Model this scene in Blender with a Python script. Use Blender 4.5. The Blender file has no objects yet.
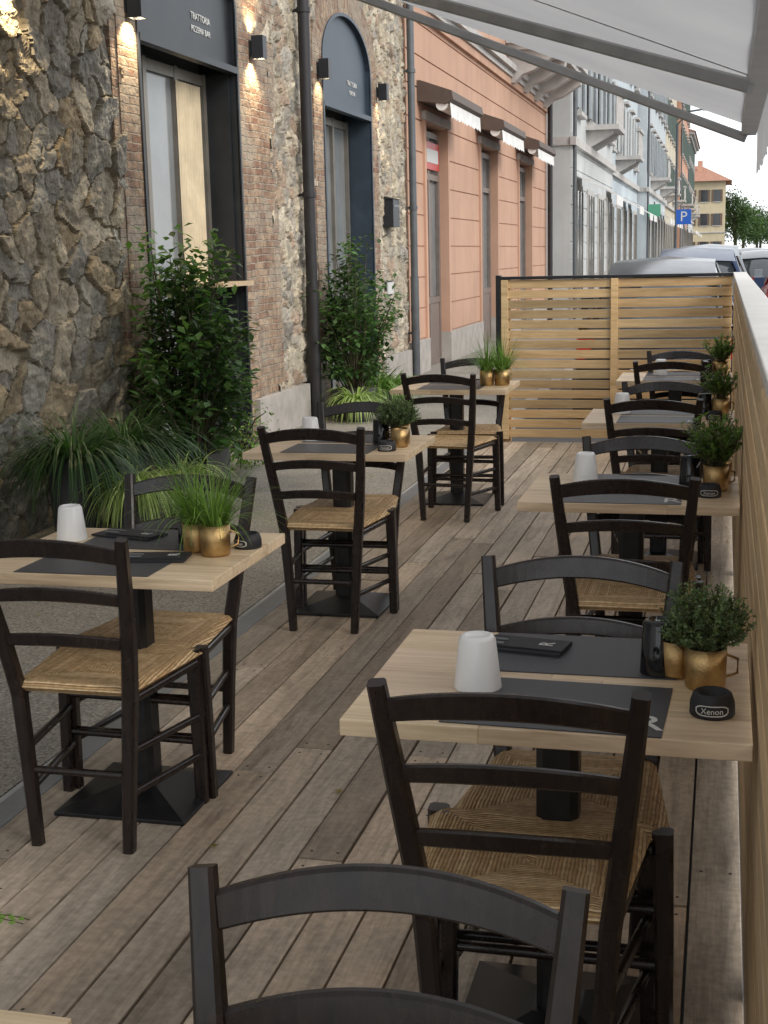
import bpy, math, random
import numpy as np
from mathutils import Vector, Matrix, Euler, noise
random.seed(7); np.random.seed(7)
scene=bpy.context.scene
R=random.uniform
# ------------------------------------------------------------------ materials
def new_mat(name):
    m=bpy.data.materials.new(name); m.use_nodes=True
    nt=m.node_tree; b=nt.nodes['Principled BSDF']; return m,nt,b
def N(nt,t,**k):
    n=nt.nodes.new(t)
    for a,v in k.items(): setattr(n,a,v)
    return n
def L(nt,a,b): nt.links.new(a,b)
def mix(nt,fac,a,b,mode='MIX'):
    n=nt.nodes.new('ShaderNodeMix'); n.data_type='RGBA'; n.blend_type=mode
    for s,v in ((n.inputs[0],fac),(n.inputs[6],a),(n.inputs[7],b)):
        if hasattr(v,'is_linked'): L(nt,v,s)
        elif isinstance(v,(int,float)): s.default_value=v
        else: s.default_value=(v[0],v[1],v[2],1)
    return n.outputs[2]
def ramp(nt,fac,stops):
    n=nt.nodes.new('ShaderNodeValToRGB'); e=n.color_ramp.elements
    while len(e)<len(stops): e.new(.5)
    for i,(p,c) in enumerate(stops):
        e[i].position=p; e[i].color=(c[0],c[1],c[2],1) if not isinstance(c,(int,float)) else (c,c,c,1)
    L(nt,fac,n.inputs[0]); return n.outputs[0]
def coords(nt,scale=(1,1,1),kind='Object',rot=(0,0,0)):
    t=nt.nodes.new('ShaderNodeTexCoord'); m=nt.nodes.new('ShaderNodeMapping')
    m.inputs['Scale'].default_value=scale; m.inputs['Rotation'].default_value=rot
    L(nt,t.outputs[kind],m.inputs[0]); return m.outputs[0]
def nz(nt,vec,scale,detail=4,rough=.55,dist=0):
    n=nt.nodes.new('ShaderNodeTexNoise'); n.inputs['Scale'].default_value=scale; n.inputs['Detail'].default_value=min(detail,4)
    n.inputs['Roughness'].default_value=rough; n.inputs['Distortion'].default_value=dist
    L(nt,vec,n.inputs['Vector']); return n.outputs['Fac']
def bump(nt,b,h,strength=.3,dist=.01):
    n=nt.nodes.new('ShaderNodeBump'); n.inputs['Strength'].default_value=strength; n.inputs['Distance'].default_value=dist
    L(nt,h,n.inputs['Height']); L(nt,n.outputs[0],b.inputs['Normal']); return n
def plain(name,col,rough=.6,metal=0,var=.15,scale=6,bmp=.1,bd=.003,spec=None):
    m,nt,b=new_mat(name); v=coords(nt)
    f=nz(nt,v,scale,4,.6)
    c0=tuple(x*(1-var) for x in col); c1=tuple(min(1,x*(1+var)) for x in col)
    c=ramp(nt,f,[(.3,c0),(.7,c1)])
    L(nt,c,b.inputs['Base Color']); b.inputs['Metallic'].default_value=metal
    r=nt.nodes.new('ShaderNodeMapRange'); r.inputs[3].default_value=max(0,rough-.08); r.inputs[4].default_value=min(1,rough+.1)
    L(nt,f,r.inputs[0]); L(nt,r.outputs[0],b.inputs['Roughness'])
    if bmp: bump(nt,b,nz(nt,v,scale*12,2,.6),bmp,bd)
    if spec is not None: b.inputs['Specular IOR Level'].default_value=spec
    return m
def wood(name,c0,c1,axis='Y',rough=.6,scale=1.,bmp=.25,fine=1.0,spec=.4,dirt=None):
    m,nt,b=new_mat(name)
    st={'X':(1.2,14,14),'Y':(14,1.2,14),'Z':(14,14,1.2)}[axis]
    v0=coords(nt); vw=v0
    a=N(nt,'ShaderNodeAttribute',attribute_name='Col')
    s=nt.nodes.new('ShaderNodeVectorMath'); s.operation='SCALE'; L(nt,a.outputs[1],s.inputs[0]); s.inputs['Scale'].default_value=31.
    ad=nt.nodes.new('ShaderNodeVectorMath'); L(nt,v0,ad.inputs[0]); L(nt,s.outputs[0],ad.inputs[1]); v0=ad.outputs[0]
    mp=nt.nodes.new('ShaderNodeMapping'); mp.inputs['Scale'].default_value=tuple(x*scale for x in st); L(nt,v0,mp.inputs[0]); v=mp.outputs[0]
    f=nz(nt,v,1.6,4,.62,1.2); g=nz(nt,v,9,4,.6,.3)
    h=nt.nodes.new('ShaderNodeMath'); h.operation='MULTIPLY_ADD'; L(nt,g,h.inputs[0]); h.inputs[1].default_value=.45*fine
    L(nt,f,h.inputs[2])
    c=ramp(nt,h.outputs[0],[(.42,c0),(.62,tuple((x+y)/2 for x,y in zip(c0,c1))),(.88,c1)])
    c=mix(nt,1.,c,a.outputs[0],'MULTIPLY')
    if dirt:
        q=nz(nt,vw,1.3,4,.65,.5); q2=nz(nt,vw,38,3,.6)
        c=mix(nt,ramp(nt,q,[(.42,0.),(.68,.5)]),c,dirt); c=mix(nt,1.,c,ramp(nt,q2,[(.3,(.8,.8,.8)),(.7,(1.14,1.14,1.14))]),'MULTIPLY')
    L(nt,c,b.inputs['Base Color']); b.inputs['Roughness'].default_value=rough; b.inputs['Specular IOR Level'].default_value=spec
    bump(nt,b,h.outputs[0],bmp,.003)
    return m
M={}
def chairmat():
    m,nt,b=new_mat('chair_dark_wood'); v=coords(nt,(9,9,1.5)); f=nz(nt,v,6,4,.65,.8); e=nz(nt,coords(nt),9,3)
    c=ramp(nt,f,[(.35,(.010,.007,.007)),(.7,(.028,.018,.015))]); L(nt,c,b.inputs['Base Color']); 
    L(nt,ramp(nt,e,[(.3,.20),(.7,.36)]),b.inputs['Roughness']); bump(nt,b,f,.15,.001); return m
M['chair']=chairmat()
def rush():
    m,nt,b=new_mat('rush_weave'); t=N(nt,'ShaderNodeTexCoord'); sp=N(nt,'ShaderNodeSeparateXYZ'); L(nt,t.outputs['Object'],sp.inputs[0])
    def mth(op,a,bb=None):
        n=N(nt,'ShaderNodeMath',operation=op)
        for i,q in enumerate((a,bb)):
            if q is None: continue
            if isinstance(q,(int,float)): n.inputs[i].default_value=q
            else: L(nt,q,n.inputs[i])
        return n.outputs[0]
    ax=mth('ABSOLUTE',sp.outputs[0]); ay=mth('ABSOLUTE',sp.outputs[1])
    cmp_=mth('GREATER_THAN',ax,mth('MULTIPLY',ay,1.02))
    no=nz(nt,coords(nt),25,3)
    wx=mth('ADD',ax,mth('MULTIPLY',no,.005)); wy=mth('ADD',ay,mth('MULTIPLY',no,.005))
    sel=N(nt,'ShaderNodeMix',data_type='FLOAT'); L(nt,cmp_,sel.inputs[0]); L(nt,wy,sel.inputs[2]); L(nt,wx,sel.inputs[3])
    s=mth('ABSOLUTE',mth('SINE',mth('MULTIPLY',sel.outputs[0],math.pi/.0075)))
    idx=mth('FLOOR',mth('MULTIPLY',sel.outputs[0],1/.0075))
    wn=N(nt,'ShaderNodeTexWhiteNoise',noise_dimensions='2D'); cx=N(nt,'ShaderNodeCombineXYZ'); L(nt,idx,cx.inputs[0]); L(nt,cmp_,cx.inputs[1]); L(nt,cx.outputs[0],wn.inputs['Vector'])
    n2=nz(nt,coords(nt),60,4)
    base=mix(nt,wn.outputs[0],(.58,.39,.20),(.86,.68,.43))
    tint=ramp(nt,n2,[(.3,(.66,.60,.50)),(.7,(1.1,1.05,1.))]); base=mix(nt,1.,base,tint,'MULTIPLY')
    dk=ramp(nt,s,[(.0,(.42,.33,.24)),(.45,(1,1,1))]); base=mix(nt,1.,base,dk,'MULTIPLY')
    L(nt,base,b.inputs['Base Color']); b.inputs['Roughness'].default_value=.62
    bump(nt,b,s,.8,.004); return m
M['rush']=rush()
M['tabletop']=wood('oak_tabletop',(.48,.345,.21),(.79,.63,.45),'X',.45,1.0,.08,.8)
M['tableedge']=plain('table_edge',(.50,.37,.23),.55,0,.15,30,.05)
M['black_steel']=plain('black_steel',(.020,.020,.022),.36,.3,.3,25,.1,.001)
M['deck']=wood('weathered_deck',(.21,.155,.108),(.60,.485,.37),'Y',.58,.8,.5,1.2,.38,(.22,.19,.155))
M['screw']=plain('screw_head',(.05,.045,.04),.5,.6)
M['fence']=wood('fence_wood',(.42,.27,.12),(.70,.50,.27),'X',.6,.8,.25)
M['fenceY']=wood('fence_wood_long',(.44,.30,.16),(.70,.51,.30),'Y',.6,.8,.25)
M['cap']=plain('fence_cap',(.62,.60,.57),.5,0,.1,5)
M['grey_metal']=plain('grey_metal',(.20,.21,.22),.5,.3)
M['dark_metal']=plain('dark_metal',(.034,.038,.044),.42,.4,.2,4,.05)
M['blue_metal']=plain('blue_grey_metal',(.05,.07,.095),.45,.3,.2,4,.05)
M['frame']=plain('door_frame',(.24,.22,.19),.4,.4)
M['curtain']=plain('curtain',(.62,.52,.36),.9,0,.2,3)
M['pipe']=plain('pipe_dark',(.035,.033,.036),.45,.4)
M['pipe2']=plain('pipe_grey',(.12,.13,.14),.45,.4)
M['white_cup']=plain('white_ceramic',(.86,.85,.84),.28,0,.03,5,0)
M['black_cup']=plain('black_glass_cup',(.008,.008,.01),.08,0,.1,5,0)
M['mat']=plain('placemat_vinyl',(.055,.058,.067),.45,0,.2,120,.5,.001)
M['napkin']=plain('napkin_pouch',(.018,.018,.022),.6,0,.2,60,.3,.001)
M['print']=plain('light_print',(.62,.62,.60),.6,0,.05,5,0)
M['brass']=plain('hammered_brass',(.55,.37,.17),.30,1.,.25,30,.35,.004)
M['soil']=plain('soil',(.03,.02,.014),.95,0,.4,60,.8,.01)
M['stem']=plain('stem',(.07,.06,.03),.7)
M['fabric_white']=plain('white_fabric',(.78,.77,.75),.8)
M['brown']=plain('brown_hood',(.10,.07,.055),.6)
M['doorgrey']=plain('door_greybrown',(.20,.16,.14),.5)
M['stone_trim']=plain('stone_trim',(.50,.48,.46),.8,0,.15,4,.4,.006)
M['plinth']=plain('stone_plinth',(.40,.37,.34),.8,0,.18,5,.5,.006)
M['planter']=plain('planter_grey',(.06,.06,.065),.6)
def leafmat(name,col,trans=.35):
    m,nt,b=new_mat(name); a=N(nt,'ShaderNodeAttribute',attribute_name='Col')
    c=mix(nt,1.,a.outputs[0],col,'MULTIPLY'); L(nt,c,b.inputs['Base Color']); b.inputs['Roughness'].default_value=.42
    tr=N(nt,'ShaderNodeBsdfTranslucent'); L(nt,mix(nt,1.,c,(1.1,1.3,.6),'MULTIPLY'),tr.inputs[0])
    ms=N(nt,'ShaderNodeMixShader'); ms.inputs[0].default_value=trans
    L(nt,b.outputs[0],ms.inputs[1]); L(nt,tr.outputs[0],ms.inputs[2]); L(nt,ms.outputs[0],nt.nodes['Material Output'].inputs[0]); return m
M['leaf_dark']=leafmat('leaf_dark',(.05,.105,.038)); M['leaf_grass']=leafmat('leaf_grass',(.15,.26,.06)); M['leaf_herb']=leafmat('leaf_herb',(.12,.175,.08))
M['leaf_light']=leafmat('leaf_light',(.33,.42,.17)); M['leaf_tree']=leafmat('leaf_tree',(.06,.11,.04))
def stonemat(name,fs=1.):
    m,nt,b=new_mat(name); a=N(nt,'ShaderNodeAttribute',attribute_name='Col'); v=coords(nt)
    f=nz(nt,v,9*fs,4,.65,.4); g=nz(nt,v,45*fs,4,.7); h=nz(nt,v,2.2,4,.5)
    c=mix(nt,1.,a.outputs[0],ramp(nt,f,[(.3,(.66,.64,.62)),(.5,(1.,.98,.95)),(.72,(1.3,1.26,1.16))]),'MULTIPLY')
    c=mix(nt,ramp(nt,h,[(.5,0.),(.72,.35)]),c,(.34,.29,.20)); c=mix(nt,1.,c,ramp(nt,g,[(.3,(.76,.76,.76)),(.65,(1.15,1.15,1.15))]),'MULTIPLY')
    L(nt,c,b.inputs['Base Color']); b.inputs['Roughness'].default_value=.82; b.inputs['Specular IOR Level'].default_value=.35
    ad=N(nt,'ShaderNodeMath',operation='ADD'); L(nt,f,ad.inputs[0]); L(nt,g,ad.inputs[1]); bump(nt,b,ad.outputs[0],.7,.012); return m
M['stone']=stonemat('rubble_stone')
def brickmat(name):
    m,nt,b=new_mat(name)
    t=N(nt,'ShaderNodeTexCoord')
    v=t.outputs['UV']
    n3=N(nt,'ShaderNodeTexNoise'); n3.inputs['Scale'].default_value=6; n3.inputs['Detail'].default_value=4; L(nt,coords(nt),n3.inputs['Vector'])
    ds=N(nt,'ShaderNodeVectorMath',operation='MULTIPLY_ADD')
    L(nt,n3.outputs['Color'],ds.inputs[0]); ds.inputs[1].default_value=(.06,.04,0); L(nt,v,ds.inputs[2])
    br=N(nt,'ShaderNodeTexBrick'); L(nt,ds.outputs[0],br.inputs['Vector'])
    br.inputs['Scale'].default_value=1; br.inputs['Brick Width'].default_value=.235; br.inputs['Row Height'].default_value=.066; br.inputs['Mortar Size'].default_value=.008; br.inputs['Mortar Smooth'].default_value=.5; br.inputs['Bias'].default_value=0
    br.inputs['Color1'].default_value=(.22,.12,.08,1); br.inputs['Color2'].default_value=(.40,.30,.21,1); br.inputs['Mortar'].default_value=(.38,.33,.27,1)
    f=nz(nt,coords(nt),14,4,.7); g=nz(nt,coords(nt),2.2,4,.6); g2=nz(nt,coords(nt),5,4,.6)
    c=mix(nt,1.,br.outputs[0],ramp(nt,f,[(.3,(.5,.48,.46)),(.7,(1.35,1.3,1.25))]),'MULTIPLY'); c=mix(nt,ramp(nt,g,[(.47,0.),(.62,.75)]),c,mix(nt,f,(.24,.20,.15),(.48,.42,.34))); c=mix(nt,ramp(nt,g2,[(.55,0.),(.7,.5)]),c,(.14,.11,.09))
    L(nt,c,b.inputs['Base Color']); b.inputs['Roughness'].default_value=.85
    h=N(nt,'ShaderNodeMath',operation='MULTIPLY_ADD'); L(nt,br.outputs['Fac'],h.inputs[0]); h.inputs[1].default_value=-.8; L(nt,f,h.inputs[2]); bump(nt,b,h.outputs[0],1.,.02); return m
M['brick']=brickmat('old_brick')
def plaster(name,col,dirt=.25):
    m,nt,b=new_mat(name); v=coords(nt); f=nz(nt,v,1.1,4,.6); g=nz(nt,v,30,3); s=nz(nt,coords(nt,(2,2,.25)),1.5,4,.6)
    c=ramp(nt,f,[(.3,tuple(x*.88 for x in col)),(.7,tuple(min(1,x*1.06) for x in col))])
    c=mix(nt,ramp(nt,s,[(.45,0.),(.75,dirt)]),c,tuple(x*.6 for x in col)); L(nt,c,b.inputs['Base Color']); b.inputs['Roughness'].default_value=.88; bump(nt,b,g,.3,.004); return m
M['orange']=plaster('orange_plaster',(.56,.345,.245),.35); M['paleblue']=plaster('pale_blue_plaster',(.53,.58,.61)); M['palegrey']=plaster('pale_grey_plaster',(.56,.58,.58))
M['cream']=plaster('cream_plaster',(.60,.54,.42)); M['coral']=plaster('coral_plaster',(.58,.33,.23)); M['yellow']=plaster('yellow_plaster',(.62,.53,.36)); M['ltblue']=plaster('light_blue_plaster',(.53,.60,.64))
M['rooftile']=plain('terracotta_roof',(.36,.18,.12),.85,0,.3,5,.6,.02)
M['shutter_g']=plain('shutter_green',(.07,.11,.09),.6); M['shutter_b']=plain('shutter_brown',(.15,.10,.07),.6); M['shutter_l']=plain('shutter_grey',(.30,.33,.35),.6)
def glass(name,col=(.03,.035,.04),rough=.08):
    return plain(name,col,rough,0,.2,1.5,0,spec=.8)
M['glass']=glass('window_glass'); M['glass_l']=glass('window_glass_light',(.22,.235,.24),.1)
def asphalt(name,col,sc=1,big=.2):
    m,nt,b=new_mat(name); v=coords(nt); f=nz(nt,v,60*sc,4,.7); g=nz(nt,v,1.2,4,.6); vo=N(nt,'ShaderNodeTexVoronoi'); vo.inputs['Scale'].default_value=110*sc; L(nt,v,vo.inputs['Vector'])
    c=ramp(nt,g,[(.3,tuple(x*(1-big) for x in col)),(.7,tuple(x*(1+big) for x in col))]); c=mix(nt,1.,c,ramp(nt,f,[(.3,(.6,.6,.6)),(.7,(1.4,1.38,1.34))]),'MULTIPLY')
    sp=ramp(nt,vo.outputs['Color'],[(.2,(.6,.6,.6)),(.8,(1.5,1.45,1.4))]); c=mix(nt,.8,c,sp,'MULTIPLY')
    L(nt,c,b.inputs['Base Color']); b.inputs['Roughness'].default_value=.85; bump(nt,b,f,.7,.006); return m
M['asphalt']=asphalt('road_asphalt',(.055,.055,.058)); M['pavement']=asphalt('pavement_gravel',(.24,.225,.20)); M['ground']=asphalt('ground_mat',(.10,.10,.095),.3)
M['kerb']=plain('kerb_stone',(.36,.35,.34),.8,0,.15,6,.4); M['paint']=plain('road_paint',(.75,.75,.73),.7)
M['car_red']=plain('car_red',(.35,.02,.02),.22,.1,.05,3,0); M['car_dark']=plain('car_dark',(.02,.022,.03),.16,.4,.05,3,0); M['car_silver']=plain('car_silver',(.25,.27,.29),.25,.7,.05,3,0); M['car_white']=plain('car_white',(.7,.7,.7),.25,0,.05,3,0); M['car_blue']=plain('car_blue',(.02,.04,.10),.2,.3,.05,3,0)
M['tyre']=plain('tyre',(.015,.015,.015),.8); M['rim']=plain('rim',(.4,.4,.42),.3,.8); M['taillight']=plain('taillight',(.4,.01,.01),.2); M['headlight']=plain('headlight',(.6,.6,.6),.15)
M['sign_blue']=plain('sign_blue',(.015,.11,.50),.4,0,.05,3,0); M['sign_red']=plain('sign_red',(.5,.03,.02),.4,0,.05,3,0); M['sign_green']=plain('sign_green',(.10,.35,.22),.4,0,.05,3,0)
def awnfab():
    m,nt,b=new_mat('awning_fabric'); v=coords(nt); f=nz(nt,v,1.2,4); g=nz(nt,coords(nt,(1,1,1)),300,2)
    c=ramp(nt,f,[(.3,(.46,.46,.475)),(.7,(.54,.54,.545))]); L(nt,c,b.inputs['Base Color']); b.inputs['Roughness'].default_value=.85; bump(nt,b,g,.15,.001)
    tr=N(nt,'ShaderNodeBsdfTranslucent'); L(nt,c,tr.inputs[0]); ms=N(nt,'ShaderNodeMixShader'); ms.inputs[0].default_value=.42
    L(nt,b.outputs[0],ms.inputs[1]); L(nt,tr.outputs[0],ms.inputs[2]); L(nt,ms.outputs[0],nt.nodes['Material Output'].inputs[0]); return m
M['awning']=awnfab(); M['awn_metal']=plain('awning_metal',(.40,.40,.40),.4,.3)
def emis(name,col,st):
    m,nt,b=new_mat(name); b.inputs['Emission Color'].default_value=(*col,1); b.inputs['Emission Strength'].default_value=st; return m
M['lampglow']=emis('lamp_glow',(1,.78,.45),18)
# ------------------------------------------------------------------ mesh builder
class MB:
    def __init__(s): s.v=[];s.f=[];s.m=[];s.c=[];s.sm=[];s.uv=[];s.mats=[]
    def mi(s,k):
        if k not in s.mats: s.mats.append(k)
        return s.mats.index(k)
    def add(s,vs,fs,mat,col=(1,1,1),smooth=False,uvs=None):
        o=len(s.v); s.v+= [tuple(p) for p in vs]; s.c+=[col]*len(vs); k=s.mi(mat)
        s.uv+= uvs if uvs else [(0,0)]*len(vs)
        for f in fs: s.f.append([i+o for i in f]); s.m.append(k); s.sm.append(smooth)
    def box(s,x0,x1,y0,y1,z0,z1,mat,col=(1,1,1)):
        vs=[(x0,y0,z0),(x1,y0,z0),(x1,y1,z0),(x0,y1,z0),(x0,y0,z1),(x1,y0,z1),(x1,y1,z1),(x0,y1,z1)]
        s.add(vs,[(0,3,2,1),(4,5,6,7),(0,1,5,4),(1,2,6,5),(2,3,7,6),(3,0,4,7)],mat,col)
    def beam(s,pts,w,d,mat,ref=(0,1,0),col=(1,1,1),ch=.18,smooth=False):
        pts=[Vector(p) for p in pts]; n=len(pts); W=w if isinstance(w,(list,tuple)) else [w]*n; D=d if isinstance(d,(list,tuple)) else [d]*n
        vs=[];fs=[]
        for i,p in enumerate(pts):
            t=(pts[min(i+1,n-1)]-pts[max(i-1,0)]).normalized(); a=t.cross(Vector(ref)).normalized(); b=a.cross(t).normalized()
            hw,hd=W[i]/2,D[i]/2; c=ch*min(hw,hd)*2
            for (q,r) in ((hw,hd-c),(hw-c,hd),(-hw+c,hd),(-hw,hd-c),(-hw,-hd+c),(-hw+c,-hd),(hw-c,-hd),(hw,-hd+c)): vs.append(p+a*q+b*r)
        for i in range(n-1):
            for j in range(8): k=(j+1)%8; fs.append((i*8+j,i*8+k,(i+1)*8+k,(i+1)*8+j))
        fs.append(tuple(range(7,-1,-1))); fs.append(tuple((n-1)*8+j for j in range(8)))
        s.add(vs,fs,mat,col,smooth)
    def tube(s,pts,r,mat,n=8,col=(1,1,1)):
        pts=[Vector(p) for p in pts]; k=len(pts); Rr=r if isinstance(r,(list,tuple)) else [r]*k; vs=[];fs=[]
        for i,p in enumerate(pts):
            t=(pts[min(i+1,k-1)]-pts[max(i-1,0)]).normalized(); ref=Vector((0,0,1)) if abs(t.z)<.9 else Vector((1,0,0)); a=t.cross(ref).normalized(); b=t.cross(a)
            for j in range(n): an=2*math.pi*j/n; vs.append(p+(a*math.cos(an)+b*math.sin(an))*Rr[i])
        for i in range(k-1):
            for j in range(n): q=(j+1)%n; fs.append((i*n+j,i*n+q,(i+1)*n+q,(i+1)*n+j))
        s.add(vs,fs,mat,col,True); s.add([vs[j] for j in range(n)],[tuple(range(n))],mat,col); s.add([vs[(k-1)*n+j] for j in range(n)],[tuple(range(n-1,-1,-1))],mat,col)
    def lathe(s,prof,mat,c=(0,0,0),n=28,col=(1,1,1),smooth=True):
        vs=[];fs=[]
        for (r,z) in prof:
            for j in range(n): a=2*math.pi*j/n; vs.append((c[0]+r*math.cos(a),c[1]+r*math.sin(a),c[2]+z))
        for i in range(len(prof)-1):
            for j in range(n): q=(j+1)%n; fs.append((i*n+j,i*n+q,(i+1)*n+q,(i+1)*n+j))
        s.add(vs,fs,mat,col,smooth)
    def prism(s,poly,axis,a0,a1,mat,col=(1,1,1)):
        n=len(poly)
        g=(lambda p,a:(a,p[0],p[1])) if axis=='x' else ((lambda p,a:(p[0],a,p[1])) if axis=='y' else (lambda p,a:(p[0],p[1],a)))
        vs=[g(p,a0) for p in poly]+[g(p,a1) for p in poly]
        fs=[tuple(range(n)),tuple(range(2*n-1,n-1,-1))]+[(i,i+n,(i+1)%n+n,(i+1)%n) for i in range(n)]
        s.add(vs,fs,mat,col)
    def mesh(s,name,recalc=True):
        me=bpy.data.meshes.new(name); me.from_pydata(s.v,[],s.f); 
        for k in s.mats: me.materials.append(M[k])
        me.polygons.foreach_set('material_index',s.m); me.polygons.foreach_set('use_smooth',s.sm)
        a=me.attributes.new('Col','FLOAT_COLOR','POINT'); a.data.foreach_set('color',np.array([(c[0],c[1],c[2],1) for c in s.c],dtype=np.float32).ravel())
        u=me.uv_layers.new(name='UVMap'); li=np.zeros(len(me.loops),dtype=np.int32); me.loops.foreach_get('vertex_index',li)
        u.data.foreach_set('uv',np.array(s.uv,dtype=np.float32)[li].ravel())
        if recalc:
            import bmesh
            bm=bmesh.new(); bm.from_mesh(me); bmesh.ops.recalc_face_normals(bm,faces=bm.faces); bm.to_mesh(me); bm.free()
        me.update(); return me
def obj(name,me,loc=(0,0,0),rz=0,parent=None,bev=0,seg=2,sc=1):
    o=bpy.data.objects.new(name,me); scene.collection.objects.link(o); o.location=loc; o.rotation_euler=(0,0,rz); o.scale=(sc,sc,sc)
    if parent: o.parent=parent
    if bev:
        b=o.modifiers.new('b','BEVEL'); b.width=bev; b.segments=seg; b.limit_method='ANGLE'; b.angle_limit=math.radians(50)
    return o
def empty(name,loc=(0,0,0)):
    o=bpy.data.objects.new(name,None); scene.collection.objects.link(o); o.location=loc; return o
def text_mesh(body,size,mat,ext=.001):
    cu=bpy.data.curves.new('t','FONT'); cu.body=body; cu.size=size; cu.extrude=ext; cu.align_x='CENTER'; cu.align_y='CENTER'; cu.resolution_u=3
    o=bpy.data.objects.new('t',cu); scene.collection.objects.link(o); bpy.context.view_layer.update()
    me=bpy.data.meshes.new_from_object(o.evaluated_get(bpy.context.evaluated_depsgraph_get())); bpy.data.objects.remove(o); me.materials.clear(); me.materials.append(M[mat]); return me
# ------------------------------------------------------------------ ground / road
XW=-4.28; ZP=-.10; ZR=-.22
g=MB(); g.add([(-400,-200,-.26),(400,-200,-.26),(400,900,-.26),(-400,900,-.26)],[(0,1,2,3)],'ground'); obj('ground',g.mesh('ground'))
g=MB(); g.add([(-2.1,-60,ZR),(9,-60,ZR),(9,400,ZR),(-2.1,400,ZR)],[(0,1,2,3)],'asphalt'); obj('road',g.mesh('road'))
g=MB(); g.box(XW-1,-2.25,-20,150,-.3,ZP,'pavement'); obj('pavement',g.mesh('pavement'))
g=MB()
y=-20
while y<150:
    g.box(-2.245,-2.1,y,y+.99,-.3,ZP+.002,'kerb'); y+=1.0
obj('kerb',g.mesh('kerb'),bev=.008)
g=MB(); g.box(9,12,-20,300,-.3,ZP,'pavement'); obj('pavement',g.mesh('pavement_r'))
g=MB()
for yy in range(-4,60,6): g.box(.55,.65,yy,yy+3,ZR,ZR+.004,'paint')
for yy in range(0,120,6): g.box(4.6,4.72,yy,yy+3,ZR,ZR+.004,'paint')
obj('road_markings',g.mesh('road_markings'))
# ------------------------------------------------------------------ deck
g=MB(); nb=16; bw=2.078/nb; x=-2.0
for i in range(nb):
    y=-1.2-R(0,2)
    while y<11.5:
        ln=R(2.0,3.9); y1=min(y+ln,11.52); t=R(.60,1.2); hue=R(-.05,.05)
        x0=x+i*bw; z1=R(-.003,.002)
        g.box(x0+.0035,x0+bw-.0035,y,y1-.004,-.03,z1,'deck',(t*(1+hue),t,t*(1-hue)))
        for q in (y+.04,y1-.045,y+ln*.5):
            for dx in (.028,bw-.028):
                if q>1.3: g.lathe([(0.0001,.0012),(.0042,.0012),(.0048,0)],'screw',(x0+dx,q,z1),8)
        y=y1
g.box(-1.98,.05,-1.2,11.5,-.19,-.034,'black_steel')
deck=obj('wooden_deck',g.mesh('wooden_deck'),bev=.003,seg=1)
g=MB(); g.box(-2.10,-2.004,-1.5,11.5,-.2,-.004,'grey_metal'); obj('deck_edge_strip',g.mesh('deck_edge_strip'),bev=.006)
random.seed(77); g=MB()
def leaf(g,p,d,up,L_,w,mat,col):
    d=Vector(d).normalized(); s=d.cross(Vector(up)); 
    if s.length<1e-3: s=Vector((1,0,0))
    s.normalize(); nn=s.cross(d)
    p=Vector(p); a=p+d*L_*.5+s*w*.5+nn*L_*.05; b=p+d*L_*.5-s*w*.5+nn*L_*.05; e=p+d*L_-nn*L_*.08
    g.add([p,a,e,b],[(0,1,2),(0,2,3)],mat,col,True)
for k in range(60):
    on=random.random()<.35; px=R(-1.95,.0) if on else R(-4.1,-2.3); a=R(0,6.28); t=R(.6,1.6)
    leaf(g,(px,R(2,12),.006 if on else ZP+.006),(math.cos(a),math.sin(a),R(0,.12)),(0,0,1),R(.02,.045),R(.012,.022),'leaf_herb',(t*2.2,t*1.2,t*.6))
obj('fallen_leaves',g.mesh('fallen_leaves',recalc=False))
random.seed(8)
# ------------------------------------------------------------------ fences
FH=1.40; FX=.075
g=MB()
def tcol(a=.8,b=1.15):
    t=R(a,b); h=R(-.05,.05); return (t*(1+h),t,t*(1-h))
z=.03
while z<FH-.09:
    y=-1.2
    while y<11.5:
        y1=min(y+2.0,11.5); g.box(FX,FX+.02,y+.002,y1-.002,z,z+.082,'fenceY',tcol()); y=y1
    z+=.0935
y=-1.2
while y<11.6:
    g.box(FX+.022,FX+.085,y-.035,y+.035,-.2,FH-.03,'fenceY',tcol()); y+=2.0
g.box(FX-.008,FX+.095,-1.25,11.60,FH-.028,FH,'cap')
obj('wooden_fence',g.mesh('wooden_fence_side'),bev=.004)
g=MB(); z=.035; x0,x1=-1.83,FX-.01
while z<FH-.06:
    g.box(x0,(x0+x1)/2-.002,11.53,11.556,z,z+.070,'fence',tcol(.6,1.1)); g.box((x0+x1)/2+.002,x1,11.53,11.556,z,z+.070,'fence',tcol(.6,1.1)); z+=.0842
for xx in (x0+.035,(x0+x1)/2,x1-.04): g.box(xx-.035,xx+.035,11.559,11.62,-.2,FH-.03,'fence',tcol())
for xx in (x0+.03,(x0+x1)/2): g.box(xx-.03,xx+.03,11.508,11.528,.02,FH-.03,'fence',tcol())
g.box(x0-.045,x0-.003,11.51,11.60,-.2,FH+.01,'black_steel')
g.box(x0-.003,x1,11.51,11.60,FH-.028,FH-.002,'black_steel')
obj('wooden_fence',g.mesh('wooden_fence_end'),bev=.003)
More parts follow.
